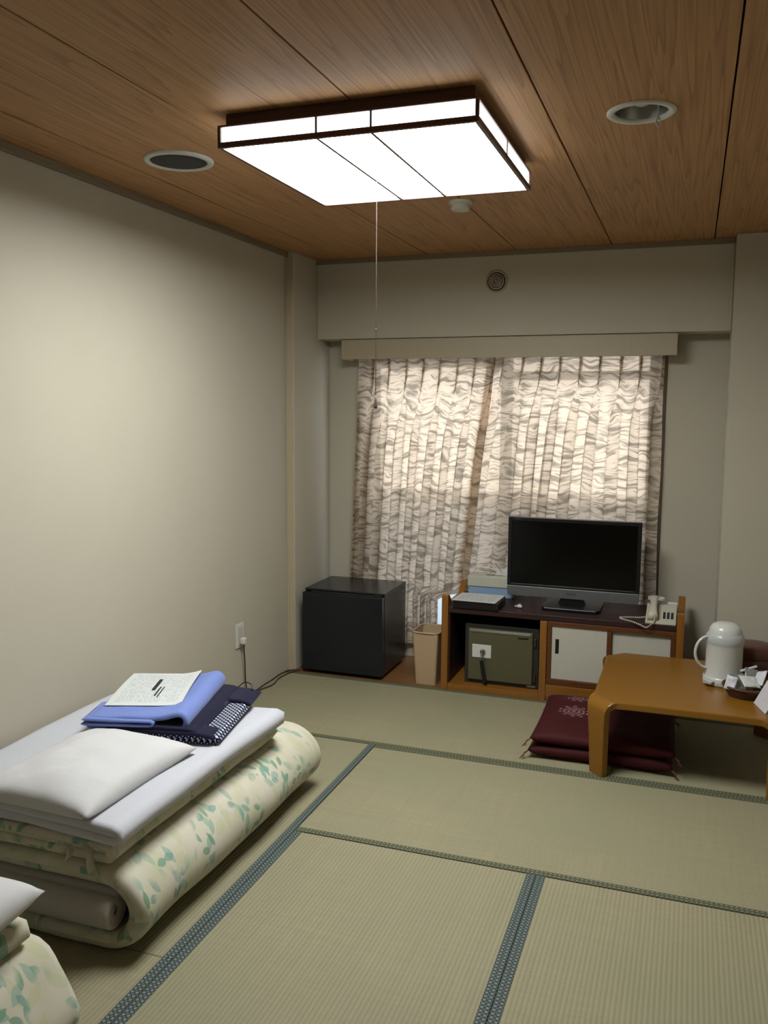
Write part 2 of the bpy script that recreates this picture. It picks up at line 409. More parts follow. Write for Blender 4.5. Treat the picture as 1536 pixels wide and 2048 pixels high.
def sheet(path, t, w0, w1, axis='y', ds=0.02, dw=0.03, amp=0.004, fr=7.0, seed=0.0, edge=1.0, tf=None, warp=None, uvoff=(0, 0)):
    """a thick soft sheet: 2D centreline swept along an axis, all rims rounded. axis y: path=(x,z); axis x: path=(y,z)"""
    pts = resample(path, ds); n = len(pts)
    S = [0.0]
    for i in range(1, n): S.append(S[-1]+(pts[i]-pts[i-1]).length)
    tot = S[-1]; nw = max(6, int((w1-w0)/dw)); ws = []
    r = t/2*edge
    # denser near the ends
    for q in (0, .15, .4, .75): ws.append(w0+r*q)
    ws += [w0+r+(w1-w0-2*r)*k/nw for k in range(nw+1)]
    for q in (.75, .4, .15, 0): ws.append(w1-r*q)
    def k_(d): return 1.0 if d >= r else math.sqrt(max(0.0, 1-((r-d)/r)**2))
    verts, uvs, faces = [], [], []
    for side in (1, -1):
        for i in range(n):
            a = pts[max(0, i-1)]; b = pts[min(n-1, i+1)]; tg = (b-a).normalized(); nn = Vector((-tg.y, tg.x))
            for w_ in ws:
                tt = t*(tf(S[i]/tot, (w_-w0)/(w1-w0)) if tf else 1.0)
                k = k_(min(S[i], tot-S[i]))*k_(min(w_-w0, w1-w_))
                nz = noise.noise(Vector((S[i]*fr+seed, w_*fr*.8, seed*1.3+side*.15)))*amp*(0.25+0.75*k)
                p = pts[i]+nn*(side*tt/2*k+nz)
                v = Vector((p.x, w_, p.y)) if axis == 'y' else Vector((w_, p.x, p.y))
                if warp: v = warp(v)
                verts.append(v); uvs.append((S[i]+uvoff[0], w_+uvoff[1]+(0 if side > 0 else 3.0)))
    m_ = len(ws)
    for side in (0, 1):
        o = side*n*m_
        for i in range(n-1):
            for j in range(m_-1):
                f = (o+i*m_+j, o+(i+1)*m_+j, o+(i+1)*m_+j+1, o+i*m_+j+1)
                faces.append(f if side == 0 else f[::-1])
    me = pydata(verts, faces, uvs)
    bm = bmesh.new(); bm.from_mesh(me)
    bmesh.ops.remove_doubles(bm, verts=bm.verts[:], dist=2e-5)
    bmesh.ops.recalc_face_normals(bm, faces=bm.faces[:])
    bm.to_mesh(me); bm.free(); return me
def cushion(w, d, h, n=22, p=2.6, pinch=0.06, amp=0.004, seed=0.0, flat=0.0, sag=1.0):
    """sewn pillow around the origin, bottom at z=0; seams pulled in between pointed corners"""
    verts, uvs, faces = [], [], []
    for side in (1, -1):
        for i in range(n+1):
            for j in range(n+1):
                u = -1+2*i/n; v = -1+2*j/n
                u = math.sin(u*PI/2)*.45+u*.55; v = math.sin(v*PI/2)*.45+v*.55
                e = (1-abs(u)**p)*(1-abs(v)**p)
                x = u*w/2*(1-pinch*(1-v*v)); y = v*d/2*(1-pinch*(1-u*u))
                z = h/2*(max(0, e)**0.42)
                nz = noise.noise(Vector((u*2.2+seed, v*2.2, seed)))*amp*4*e+noise.noise(Vector((u*7+seed, v*7, seed)))*amp*e
                z = h/2+side*z*(1.0 if side > 0 else sag)+(nz if side > 0 else 0)
                verts.append((x, y, z)); uvs.append((.5+u/2, .5+v/2))
    m_ = n+1
    for side in (0, 1):
        o = side*m_*m_
        for i in range(n):
            for j in range(n):
                f = (o+i*m_+j, o+(i+1)*m_+j, o+(i+1)*m_+j+1, o+i*m_+j+1)
                faces.append(f if side == 0 else f[::-1])
    me = pydata(verts, faces, uvs)
    bm = bmesh.new(); bm.from_mesh(me); bmesh.ops.remove_doubles(bm, verts=bm.verts[:], dist=1e-5)
    bmesh.ops.recalc_face_normals(bm, faces=bm.faces[:]); bm.to_mesh(me); bm.free(); return me
def text_mesh(s, size, mat4, extrude=0.0004, spacing=1.0):
    cu = bpy.data.curves.new('t', 'FONT'); cu.body = s; cu.size = size; cu.extrude = extrude; cu.align_x = 'CENTER'; cu.space_character = spacing
    ob = bpy.data.objects.new('t', cu); COL.objects.link(ob)
    me = bpy.data.meshes.new_from_object(ob); bpy.data.objects.remove(ob); bpy.data.curves.remove(cu)
    me.materials.clear(); me.transform(mat4); return me

# ------------------------------------------------------------------ the room
H = 2.3883; XR = 2.80; YW = 1.4256; YF = -4.25; COLX = 0.049; COLY = 0.906; RX = 2.344; RY = 1.107; BY = 1.23; BZ = 1.932
WX0, WX1, WZ0, WZ1 = 0.25, 2.04, 0.08, 1.87
struct('wall_left', box((-0.12, YF, -0.1), (0, YW+.15, H+.2)), 'wall')
struct('wall_right', box((XR, YF, -0.1), (XR+.12, YW+.15, H+.2)), 'wall')
struct('wall_front', box((-.12, YF-.12, -0.1), (XR+.12, YF, H+.2)), 'ceil')  # unseen wall behind the camera, given brown wood to lessen bounced light
struct('wall_back', boxes([((0, YW, -.1), (WX0, YW+.15, H+.2)), ((WX1, YW, -.1), (XR, YW+.15, H+.2)),
                           ((WX0, YW, -.1), (WX1, YW+.15, WZ0)), ((WX0, YW, WZ1), (WX1, YW+.15, H+.2))]), 'wall')
struct('trim_1', box((0.001, COLY, 0), (COLX, YW-.001, H), .002), 'wall')                  # corner pilaster
struct('trim_2', box((RX, RY, 0), (XR-.001, YW-.001, H), .003), 'wall')                    # right-hand column
struct('trim_3', box((COLX+.001, BY, BZ), (RX-.001, YW-.001, H), .003), 'wall')            # beam over the window
struct('trim_4', box((0.001, COLY-.006, 0), (COLX-.004, COLY, H-.03), .002), 'postwood')   # moulding on the pilaster's edge
struct('trim_5', box((0.001, YF, H-.028), (0.022, COLY-.007, H), .002), 'crown')
struct('trim_6', box((COLX, BY-.014, H-.026), (RX-.001, BY-.001, H), .002), 'crown')
v_ = struct('trim_7', boxes([((.195, 1.256, 1.815), (2.087, 1.272, 1.931)), ((.195, 1.272, 1.815), (.211, YW-.002, 1.931)),
                         ((2.071, 1.272, 1.815), (2.087, YW-.002, 1.931)), ((.211, 1.272, 1.915), (2.071, YW-.002, 1.931))], .002), 'valance')
# ceiling: backing + boards
ceil = struct('ceiling', box((-.12, YF, H+.13), (XR+.12, YW+.15, H+.2)), 'ceil')
DL = (1.998, -0.86, 0.082)       # downlight centre and cut-out radius
edges = [0.0, .2241, .7286, 1.2331, 1.7376, 2.2421, XR]
for i in range(6):
    x0, x1 = edges[i]+(.0028 if i else 0), edges[i+1]-.0028; y0, y1 = YF, BY
    if x0 < DL[0] < x1:
        angs = sorted([2*PI*k/48 for k in range(48)]+[math.atan2(y-DL[1], x-DL[0]) % (2*PI) for x in (x0, x1) for y in (y0, y1)])
        verts, faces = [], []
        for a in angs:
            ca, sa = math.cos(a), math.sin(a)
            tx = ((x1 if ca > 0 else x0)-DL[0])/ca if abs(ca) > 1e-9 else 1e9; ty = ((y1 if sa > 0 else y0)-DL[1])/sa if abs(sa) > 1e-9 else 1e9
            k = min(tx, ty)
            for z in (H, H+.008):
                verts += [(DL[0]+ca*DL[2], DL[1]+sa*DL[2], z), (DL[0]+ca*k, DL[1]+sa*k, z)]
        n = len(angs)
        for k in range(n):
            j = (k+1) % n
            a, b = 4*k, 4*j
            faces += [(a, b, b+1, a+1), (a+2, a+3, b+3, b+2), (a, a+2, b+2, b), (a+1, b+1, b+3, a+3)]
        me = pydata(verts, faces)
    else: me = box((x0, y0, H), (x1, y1, H+.008), .001, 1)
    link('ceiling_board', me, 'ceil', ceil)
# floor: base, tatami mats with cloth borders, board strip under the window
floor = struct('floor', box((-.12, YF, -.16), (XR+.12, YW+.15, -.056)), 'boards')
def mat_(x0, x1, y0, y1, along, border):
    """a mat lies with its length along local Y"""
    L = (y1-y0) if along == 'y' else (x1-x0); W = (x1-x0) if along == 'y' else (y1-y0); g = .0008
    me = box((-W/2+g, -L/2+g, -.055), (W/2-g, L/2-g, 0), .002, 1); me.materials.append(M['tatami'])
    o = bpy.data.objects.new('tatami_mat', me); COL.objects.link(o); o.parent = floor
    o.location = Vector(((x0+x1)/2, (y0+y1)/2, 0))-ORG[floor]; o.rotation_euler = (0, 0, 0 if along == 'y' else PI/2); ORG[o] = Vector((0, 0, 0))
    for s in (-1, 1):
        a, b = sorted((s*(W/2-g), s*(W/2-.031)))
        bme = box((a, -L/2+g, -.02), (b, L/2-g, .0016), .0006, 1); bme.transform(Matrix.Identity(4))
        link('cloth_border', bme, border, o)
mat_(0, .8795, -1.655, 0, 'y', 'heri'); mat_(0, .8795, -3.40, -1.655, 'y', 'heri')
mat_(.8795, 2.64, -.8627, 0, 'x', 'heri_g')
mat_(.8795, 1.7595, -2.62, -.8627, 'y', 'heri'); mat_(1.7595, 2.64, -2.62, -.8627, 'y', 'heri')
mat_(.8795, 2.64, -3.48, -2.62, 'x', 'heri_g')
mat_(0, 1.92, 0, .875, 'x', 'heri_g'); mat_(1.92, 2.64, 0, .875, 'x', 'heri_g')
for k in range(3): link('floor_board', box((0, .8765+k*.183, -.05), (XR, .8765+(k+1)*.183-.001, 0), .001, 1), 'boards', floor)
link('floor_board', box((2.642, YF, -.05), (XR, .875, 0), .001, 1), 'boards', floor)
link('floor_board', box((0, YF, -.05), (.8785, -3.402, 0), .001, 1), 'boards', floor)
link('floor_board', box((.8795, YF, -.05), (2.64, -3.482, 0), .001, 1), 'boards', floor)
# window
wf = struct('window_1', boxes([((WX0, YW+.03, WZ0), (WX0+.045, YW+.12, WZ1)), ((WX1-.045, YW+.03, WZ0), (WX1, YW+.12, WZ1)),
                               ((WX0, YW+.03, WZ0), (WX1, YW+.12, WZ0+.05)), ((WX0, YW+.03, WZ1-.045), (WX1, YW+.12, WZ1))], .002), 'alu')
xm = (WX0+WX1)/2
for (a, b, y, top) in ((WX0+.045, xm+.03, YW+.085, WZ1-.045), (xm-.03, WX1-.045, YW+.045, 1.745)):
    link('sash_frame', boxes([((a, y, WZ0+.05), (a+.05, y+.03, WZ1-.045)), ((b-.05, y, WZ0+.05), (b, y+.03, WZ1-.045)),
                              ((a+.05, y, WZ0+.05), (b-.05, y+.03, WZ0+.11)), ((a+.05, y, top-.05), (b-.05, y+.03, top)),
                              ((a+.05, y, .955), (b-.05, y+.03, 1.005))], .002), 'alu', wf)
    link('pane', box((a+.05, y+.012, 1.005), (b-.05, y+.017, WZ1-.045)), 'glass', wf)
    link('pane', box((a+.05, y+.012, WZ0+.11), (b-.05, y+.017, .955)), 'frost', wf)
struct('floor_added_outside', box((-.6, YW+.15, -.25), (3.4, 2.75, -.12)), 'concrete')  # unseen slab added to go with the light-blocking wall
struct('wall_added_shade', box((-.6, 2.6, -.12), (3.4, 2.75, .92), .004), 'concrete')  # unseen wall added outside to darken the lower half of the curtains

# ------------------------------------------------------------------ curtains
def lerp(a, b, t): return a+(b-a)*max(0, min(1, t))
def sstep(t): t = max(0, min(1, t)); return t*t*(3-2*t)
def curtain(name, xl, xr, z0, z1, nf, seed, label, clampx=None):
    """meandering folds; xl(z), xr(z) give the side edges"""
    N = nf*32; rows = 60; verts, uvs, faces = [], [], []
    rnd = random.Random(seed); ph = [rnd.uniform(-.22, .22) for _ in range(nf+2)]; am = [rnd.uniform(.7, 1.1) for _ in range(nf+2)]
    bt = [rnd.uniform(.085, .150) for _ in range(nf+2)]
    for r_ in range(rows+1):
        q = r_/rows; z = z1+(z0-z1)*q
        w_ = sstep((q-.03)/.30)
        for i in range(N+1):
            s_ = i/32; k = min(int(s_), nf-1); f = s_-k
            # heading: flat panels between narrow triple-layer pinch pleats
            if f < .4: ax_, ay = f/.4*.80, -.25+.10*math.sin(PI*f/.4)
            else:
                g = (f-.4)/.6; zz = g*3 if g < 1/3 else 2-g*3 if g < 2/3 else g*3-2
                ax_, ay = .80+.20*zz, -.25+.75*math.sin(PI*g)
            # below: loose meandering folds
            b_ = bt[k]*(1-f)+bt[k+1]*f; pk = (ph[k]*(1-f)+ph[k+1]*f)*min(1, q*1.6)
            bx_ = f-b_*math.sin(4*PI*(f+pk))+b_*math.sin(4*PI*pk)*0; by_ = math.sin(2*PI*(f+pk))*(am[k]*(1-f)+am[k+1]*f)
            x_ = (k+ax_*(1-w_)+bx_*w_)/nf; x_ = max(0.0, min(1.0, x_)); y_ = ay*(1-w_)+by_*w_*.9
            px = xl(z)+x_*(xr(z)-xl(z))
            if clampx and px > .62: px = lerp(.62+(px-.62)*.163/.345, px, sstep((z-.405)/.05)) if z < .455 else px
            wob = .008*noise.noise(Vector((i*.03+seed, z*2.2, 1.2)))
            verts.append((px+wob, (1.352 if clampx else 1.381)+y_*.026+.004*noise.noise(Vector((i*.09, z*6, seed))), z))
            uvs.append((s_*.20+seed*3.1, z))
    for r_ in range(rows):
        for i in range(N):
            a = r_*(N+1)+i; faces.append((a, a+1, a+N+2, a+N+1))
    o = link(name, pydata(verts, faces, uvs), 'curtain', None, True)
    return tag(o, label, 'curtain', 'pair of window curtains')
curtain('curtain', lambda z: lerp(.205, .272, (z-.3)/1.5), lambda z: lerp(.975, 1.10, (z-.55)/1.26), .10, 1.855, 8, 1,
        'left curtain with dark wavy strokes, hanging behind the black fridge', True)
curtain('curtain', lambda z: lerp(.900, 1.050, (z-.6)/1.2), lambda z: lerp(2.035, 2.02, (z-.5)/1.3), .44, 1.855, 9, 2,
        'right curtain with dark wavy strokes, hanging behind the television')

# ------------------------------------------------------------------ ceiling fixtures
lp = thing('ceiling_lamp', 'square wood framed ceiling lamp with glowing white panels', 'lamp', (1.215, -.845, H))
LX0, LX1, LY0, LY1, LZ0, LZ1 = .822, 1.608, -1.238, -.452, 2.288, 2.352
link('base', box((LX0+.016, LY0+.022, LZ1), (LX1-.016, LY1-.022, H), .003), 'lampwood', lp)
fr = [((LX0, LY0, LZ1-.006), (LX1, LY0+.034, LZ1)), ((LX0, LY1-.034, LZ1-.006), (LX1, LY1, LZ1)), ((LX0, LY0+.034, LZ1-.006), (LX0+.028, LY1-.034, LZ1)), ((LX1-.028, LY0+.034, LZ1-.006), (LX1, LY1-.034, LZ1)),
      ((LX0, LY0, LZ0), (LX1, LY0+.012, LZ0+.016)), ((LX0, LY1-.012, LZ0), (LX1, LY1, LZ0+.016)), ((LX0, LY0+.012, LZ0), (LX0+.012, LY1-.012, LZ0+.016)), ((LX1-.012, LY0+.012, LZ0), (LX1, LY1-.012, LZ0+.016))]
for x in (LX0, LX1-.010):
    for y in (LY0, LY1-.010): fr.append(((x, y, LZ0+.016), (x+.010, y+.010, LZ1-.006)))
link('frame', boxes(fr, .0012), 'lampwood', lp)
MX = (1.137, 1.302); MY = -.845
for x in MX:
    link('muntin', box((x-.0045, LY0+.012, LZ0+.001), (x+.0045, LY1-.012, LZ0+.010)), 'lampwood', lp)
    for y in (LY0+.002, LY1-.010): link('muntin', box((x-.003, y, LZ0+.016), (x+.003, y+.008, LZ1-.006)), 'lampwood', lp)
for x in (LX0+.002, LX1-.010): link('muntin', box((x, MY-.003, LZ0+.016), (x+.008, MY+.003, LZ1-.006)), 'lampwood', lp)
bx = [LX0+.012, MX[0], MX[1], LX1-.012]; by = [LY0+.012, MY, LY1-.012]
for i in range(3):
    for j in range(2):
        link('diffuser_pane', box((bx[i], by[j], LZ0+.010), (bx[i+1], by[j+1], LZ0+.013)), 'diff', lp)
    link('diffuser_pane', box((bx[i], LY0+.006, LZ0+.016), (bx[i+1], LY0+.009, LZ1-.006)), 'diffside', lp)
    link('diffuser_pane', box((bx[i], LY1-.009, LZ0+.016), (bx[i+1], LY1-.006, LZ1-.006)), 'diffside', lp)
for j in range(2):
    link('diffuser_pane', box((LX0+.006, by[j], LZ0+.016), (LX0+.009, by[j+1], LZ1-.006)), 'diffside', lp)
    link('diffuser_pane', box((LX1-.009, by[j], LZ0+.016), (LX1-.006, by[j+1], LZ1-.006)), 'diffside', lp)
pc = (1.177, -.84)
cd = link('pull_cord', join(tube([(pc[0], pc[1], LZ0+.012), (pc[0], pc[1], 1.9), (pc[0], pc[1], 1.57)], .0014, 6, 4), lathe([(0, -.003), (.003, 0), (0, .003)], (pc[0], pc[1], 1.79), 8)), 'cordb', lp)
link('pull_knob', lathe([(0, 1.572), (.0025, 1.571), (.0035, 1.558), (.0062, 1.537), (.0058, 1.531), (0, 1.529)], (pc[0], pc[1], 0), 14), 'lampwood', cd, True)

sp = thing('ceiling_speaker', 'round white rimmed ceiling speaker with dark mesh', 'speaker', (.44, -.845, H))
link('rim', lathe([(.121, 0), (.120, -.007), (.112, -.010), (.100, -.009), (.098, -.004), (.098, 0)], (.44, -.845, H), 56), 'white', sp, True)
link('mesh_grille', lathe([(0, -.0075), (.06, -.0070), (.098, -.005), (.098, 0)], (.44, -.845, H), 56), 'grille', sp, True)
dl = thing('downlight', 'round recessed downlight with silver reflector, switched off', 'light', (DL[0], DL[1], H))
c_ = (DL[0], DL[1], H)
link('rim', lathe([(.098, 0), (.098, -.004), (.092, -.008), (.078, -.006), (.074, .004), (.078, .006)], c_, 48), 'white', dl, True)
link('reflector', lathe([(.074, .002), (.071, .03), (.060, .065), (.035, .085), (0, .09)], c_, 48), 'metal', dl, True)
link('bulb', lathe([(.014, .088), (.016, .06), (.026, .045), (.027, .032), (.018, .018), (0, .012)], c_, 24), 'pot', dl, True)
link('pull_tab', tube([(DL[0]+.045, DL[1]+.02, H+.03), (DL[0]+.047, DL[1]+.02, H-.012), (DL[0]+.053, DL[1]+.02, H-.028), (DL[0]+.047, DL[1]+.02, H-.040), (DL[0]+.041, DL[1]+.02, H-.028), (DL[0]+.046, DL[1]+.02, H-.012)], .0022, 6), 'white', dl, True)
sd = thing('smoke_detector', 'small white smoke detector behind the ceiling lamp', 'smoke detector', (1.225, .05, H))
link('base', lathe([(.050, 0), (.050, -.010), (.046, -.014), (0, -.014)], (1.225, .05, H), 36), 'ivory', sd, True)
link('cap', lathe([(.040, -.014), (.041, -.030), (.036, -.038), (.016, -.040), (0, -.040)], (1.225, .05, H), 36), 'ivory', sd, True)
vt = thing('air_vent', 'round ringed air vent on the beam above the curtains', 'vent', (1.127, BY, 2.225))
vc = (1.127, BY, 2.225)
link('flange', lathe([(.062, -.0005), (.062, -.005), (.056, -.008), (.052, -.006), (.050, 0)], vc, 48, 'y'), 'valance', vt, True)
link('dark_throat', lathe([(0, -.001), (.050, -.001), (.050, -.0004), (0, -.0004)], (1.127, BY, 2.225), 32, 'y'), 'safedk', vt)
for r_, d_ in ((.040, .012), (.028, .017), (.017, .021)):
    link('ring', lathe([(r_+.0035, -.003-d_*.3), (r_+.003, -d_), (r_-.003, -d_-.001), (r_-.0035, -.003-d_*.3)], vc, 40, 'y'), 'valance', vt, True)
link('hub', lathe([(.008, -.002), (.008, -.022), (.004, -.026), (0, -.026)], vc, 20, 'y'), 'valance', vt, True)

# ------------------------------------------------------------------ wall socket and flex
so = thing('wall_socket', 'white wall socket plate with plug on the left wall', 'socket', (0, .325, .29))
link('plate', box((0, .285, .285), (.008, .365, .412), .003), 'white', so)
link('outlet_block', box((.008, .305, .30), (.011, .345, .395), .001), 'ivory', so)
link('plug', box((.011, .312, .305), (.040, .342, .338), .006), 'white', so)
fx = link('power_flex', tube([(.030, .327, .306), (.026, .332, .27), (.02, .35, .20), (.014, .365, .10), (.018, .372, .03), (.03, .34, .006), (.05, .25, .005), (.04, .20, .005), (.03, .27, .006), (.03, .40, .005), (.03, .50, .005), (.055, .60, .005), (.035, .72, .005), (.05, .84, .005), (.085, .895, .006)], .0035, 6, 8), 'cordb', None, True)
tag(fx, 'dark brown power cord drooping from the wall socket to the fridge', 'power cord')
f2 = link('power_flex', tube([(.02, .42, .005), (.012, .55, .006), (.012, .68, .006), (.012, .80, .008), (.035, .872, .006), (.075, .898, .012)], .003, 6, 8), 'cordb', None, True)
tag(f2, 'short brown cord lying along the wall foot beside the fridge', 'power cord')

# ------------------------------------------------------------------ fridge and bin
FX0, FX1, FY0, FY1, FZ = .105, .592, .885, 1.315, .492
fg = thing('mini_fridge', 'black mini fridge standing in the corner under the left curtain', 'fridge', (.35, 1.1, 0))
link('body', box((FX0, FY0+.045, .022), (FX1, FY1, FZ-.012), .004), 'fridge', fg)
link('top_panel', box((FX0-.002, FY0+.040, FZ-.014), (FX1+.002, FY1, FZ), .004), 'fridge', fg)
dr = link('door', box((FX0, FY0, .020), (FX1, FY0+.040, FZ-.016), .005), 'fridge', fg)
link('handle_groove', box((FX0+.05, FY0+.004, FZ-.018), (FX1-.05, FY0+.034, FZ-.010), .003), 'black', dr)
link('hinge', box((FX1-.05, FY0+.008, FZ-.016), (FX1-.01, FY0+.05, FZ-.008), .002), 'black', dr)
link('door_seal', box((FX0+.006, FY0+.040, .03), (FX1-.006, FY0+.045, FZ-.02)), 'black', fg)
for x in (FX0+.03, FX1-.06):
    for y in (FY0+.06, FY1-.06): link('foot', lathe([(.016, 0), (.018, .004), (.014, .024)], (x+.015, y, 0), 16, close=True), 'black', fg)
bn = thing('waste_bin', 'slim beige plastic waste bin between fridge and television stand', 'bin', (.835, 1.0, 0))
def frustum(x0, x1, y0, y1, z0, X0, X1, Y0, Y1, z1, t):
    bm = bmesh.new()
    def ring(a, b, c, d, z): return [bm.verts.new(p) for p in ((a, c, z), (b, c, z), (b, d, z), (a, d, z))]
    A = ring(x0, x1, y0, y1, z0); B = ring(X0, X1, Y0, Y1, z1); C = ring(X0+t, X1-t, Y0+t, Y1-t, z1); D = ring(x0+t, x1-t, y0+t, y1-t, z0+t)
    bm.faces.new(A[::-1]); bm.faces.new(D)
    for P, Q in ((A, B), (B, C), (C, D)):
        for k in range(4): bm.faces.new((P[k], P[(k+1) % 4], Q[(k+1) % 4], Q[k]))
    es = [e for e in bm.edges if abs(e.verts[0].co.z-e.verts[1].co.z) > .1]
    bmesh.ops.bevel(bm, geom=es, offset=.012, segments=3, affect='EDGES', profile=.5)
    bmesh.ops.recalc_face_normals(bm, faces=bm.faces[:]); return mesh_from(bm)
link('body', frustum(.782, .898, .915, 1.075, 0, .766, .914, .90, 1.095, .296, .003), 'bin', bn)
rim = []
for a in range(32):
    t_ = 2*PI*a/32; cx_, sy_ = math.cos(t_), math.sin(t_)
    rim.append((.840+.077*math.copysign(abs(cx_)**.35, cx_), .9975+.100*math.copysign(abs(sy_)**.35, sy_), .298))
link('rim', tube(rim, .005, 8, 1, True), 'bin', bn, True)

# ------------------------------------------------------------------ television stand and what stands on it
SX0, SX1, SY0, SY1 = .942, 2.188, .868, 1.318
st = thing('television_stand', 'low honey coloured television stand with dark top and white sliding doors', 'cabinet', (1.56, 1.09, 0))
prof = [(SY0, 0), (SY1, 0), (SY1, .527), (SY1-.035, .527), (SY1-.06, .50), (SY1-.10, .468), (SY0+.10, .468), (SY0+.06, .50), (SY0+.035, .527), (SY0, .527)]
link('side_panel', prism(prof, SX0, SX0+.036, .003, 'yz'), 'orange_v', st)
link('side_panel', prism(prof, SX1-.036, SX1, .003, 'yz'), 'orange_v', st)
link('top_board', box((SX0+.036, SY0+.006, .432), (SX1-.036, SY1-.01, .463), .003), 'dkwood', st)
link('divider', box((1.476, SY0+.002, .0), (1.512, SY1-.02, .431), .002), 'orange_v', st)
link('bottom_board', box((SX0+.037, SY0+.004, 0), (1.475, SY1-.02, .035), .002), 'orange', st)
link('bottom_board', box((1.513, SY0+.004, .0), (SX1-.037, SY1-.02, .090), .002), 'orange', st)
link('back_panel', box((SX0+.037, SY1-.02, 0), (SX1-.037, SY1-.008, .431)), 'dkwood', st)
link('inner_lining', box((SX0+.0365, SY0+.03, .036), (SX0+.042, SY1-.021, .431)), 'dkwood', st)
link('door_track', box((1.513, SY0+.008, .0905), (SX1-.037, SY0+.055, .122), .002), 'brown', st)
link('door_track', box((1.513, SY0+.008, .408), (SX1-.037, SY0+.055, .431), .002), 'brown', st)
link('door_stile', box((1.513, SY0+.010, .122), (1.536, SY0+.050, .408), .002), 'brown', st)
link('door_stile', box((SX1-.060, SY0+.010, .122), (SX1-.037, SY0+.050, .408), .002), 'brown', st)
link('door_stile', box((1.818, SY0+.012, .122), (1.840, SY0+.046, .408), .002), 'brown', st)
d1 = link('sliding_door', box((1.537, SY0+.018, .123), (1.817, SY0+.028, .407), .001), 'door', st)
d2 = link('sliding_door', box((1.841, SY0+.032, .123), (SX1-.061, SY0+.042, .407), .001), 'door', st)
pl = link('finger_pull', box((1.556, SY0+.0145, .262), (1.574, SY0+.018, .338), .001), 'black', d1)
# safe
sf = thing('safe', 'olive green safe inside the open bay of the television stand', 'safe', (1.262, 1.08, .035))
Sx0, Sx1, Sy0 = 1.058, 1.462, .925
link('body', box((Sx0, Sy0+.016, .0355), (Sx1, 1.25, .366), .004), 'safedk', sf)
dd = link('door', box((Sx0+.022, Sy0, .058), (Sx1-.030, Sy0+.016, .345), .005), 'safe', sf)
link('top_strip', box((Sx0+.030, Sy0-.004, .326), (Sx1-.040, Sy0, .340), .002), 'metal', dd)
lk = link('lock_plate', box((Sx0+.045, Sy0-.004, .185), (Sx0+.150, Sy0, .258), .002), 'white', dd)
link('name_plate', box((Sx1-.11, Sy0-.002, .308), (Sx1-.055, Sy0, .316), .0005), 'black', dd)
link('hinge', box((Sx1-.026, Sy0+.002, .075), (Sx1-.012, Sy0+.016, .12), .003), 'safedk', dd)
link('hinge', box((Sx1-.026, Sy0+.002, .27), (Sx1-.012, Sy0+.016, .315), .003), 'safedk', dd)
link('maker_label', box((Sx1-.06, Sy0+.013, .043), (Sx1-.015, Sy0+.016, .053)), 'metal', sf)
ky = thing('safe_key', 'key with a dark tag hanging from the lock plate of the safe', 'key', (Sx0+.105, Sy0-.02, .10))
link('key_blade', join(lathe([(.013, -.020), (.015, -.010), (.013, -.0045), (0, -.0045)], (Sx0+.105, Sy0, .222), 20, 'y'), box((Sx0+.100, Sy0-.034, .208), (Sx0+.110, Sy0-.020, .236), .002)), 'metal', ky)
link('ring', tube([(Sx0+.105, Sy0-.029, .212), (Sx0+.096, Sy0-.028, .196), (Sx0+.098, Sy0-.027, .178), (Sx0+.110, Sy0-.027, .18), (Sx0+.112, Sy0-.028, .198)], .0014, 6, 6, True), 'metal', ky)
link('key_tag', prism([(Sx0+.092, .178), (Sx0+.112, .178), (Sx0+.135, .060), (Sx0+.112, .052)], Sy0-.030, Sy0-.022, .002, 'xz'), 'black', ky)
# television
tv = thing('television', 'black flat screen television with grey lower bezel on the stand', 'television', (1.60, 1.11, .463))
TX0, TX1, TY = 1.250, 1.957, 1.105
link('cabinet', prism([(TX0+.02, .515), (TX1-.02, .515), (TX1-.02, .93), (TX0+.02, .93)], TY+.025, TY+.075, .01, 'xz'), 'black', tv)
fm = link('bezel', boxes([((TX0, TY, .562), (TX0+.020, TY+.03, .943)), ((TX1-.020, TY, .562), (TX1, TY+.03, .943)), ((TX0+.02, TY, .922), (TX1-.02, TY+.03, .943)), ((TX0+.02, TY, .562), (TX1-.02, TY+.03, .574))], .002), 'black', tv)
link('screen', box((TX0+.02, TY+.006, .574), (TX1-.02, TY+.012, .922)), 'screen', tv)
lb = link('lower_bezel', prism([(TX0, .562), (TX1, .562), (TX1-.004, .508), (TX0+.004, .508)], TY-.006, TY+.03, .003, 'xz'), 'silver', tv)
RX90 = Matrix.Rotation(PI/2, 4, 'X')
link('logo', text_mesh('SONY', .020, Matrix.Translation((1.603, TY-.0065, .528)) @ RX90), 'ink', lb)
link('logo', text_mesh('BRAVIA', .009, Matrix.Translation((1.305, TY-.0005, .929)) @ RX90), 'silver', fm)
link('neck', prism([(1.53, .478), (1.68, .478), (1.66, .52), (1.55, .52)], TY+.01, TY+.05, .004, 'xz'), 'black', tv)
link('foot_plate', prism([(1.475, .98), (1.750, .98), (1.765, 1.00), (1.765, 1.22), (1.46, 1.22), (1.46, 1.00)], .464, .480, .004), 'black', tv)
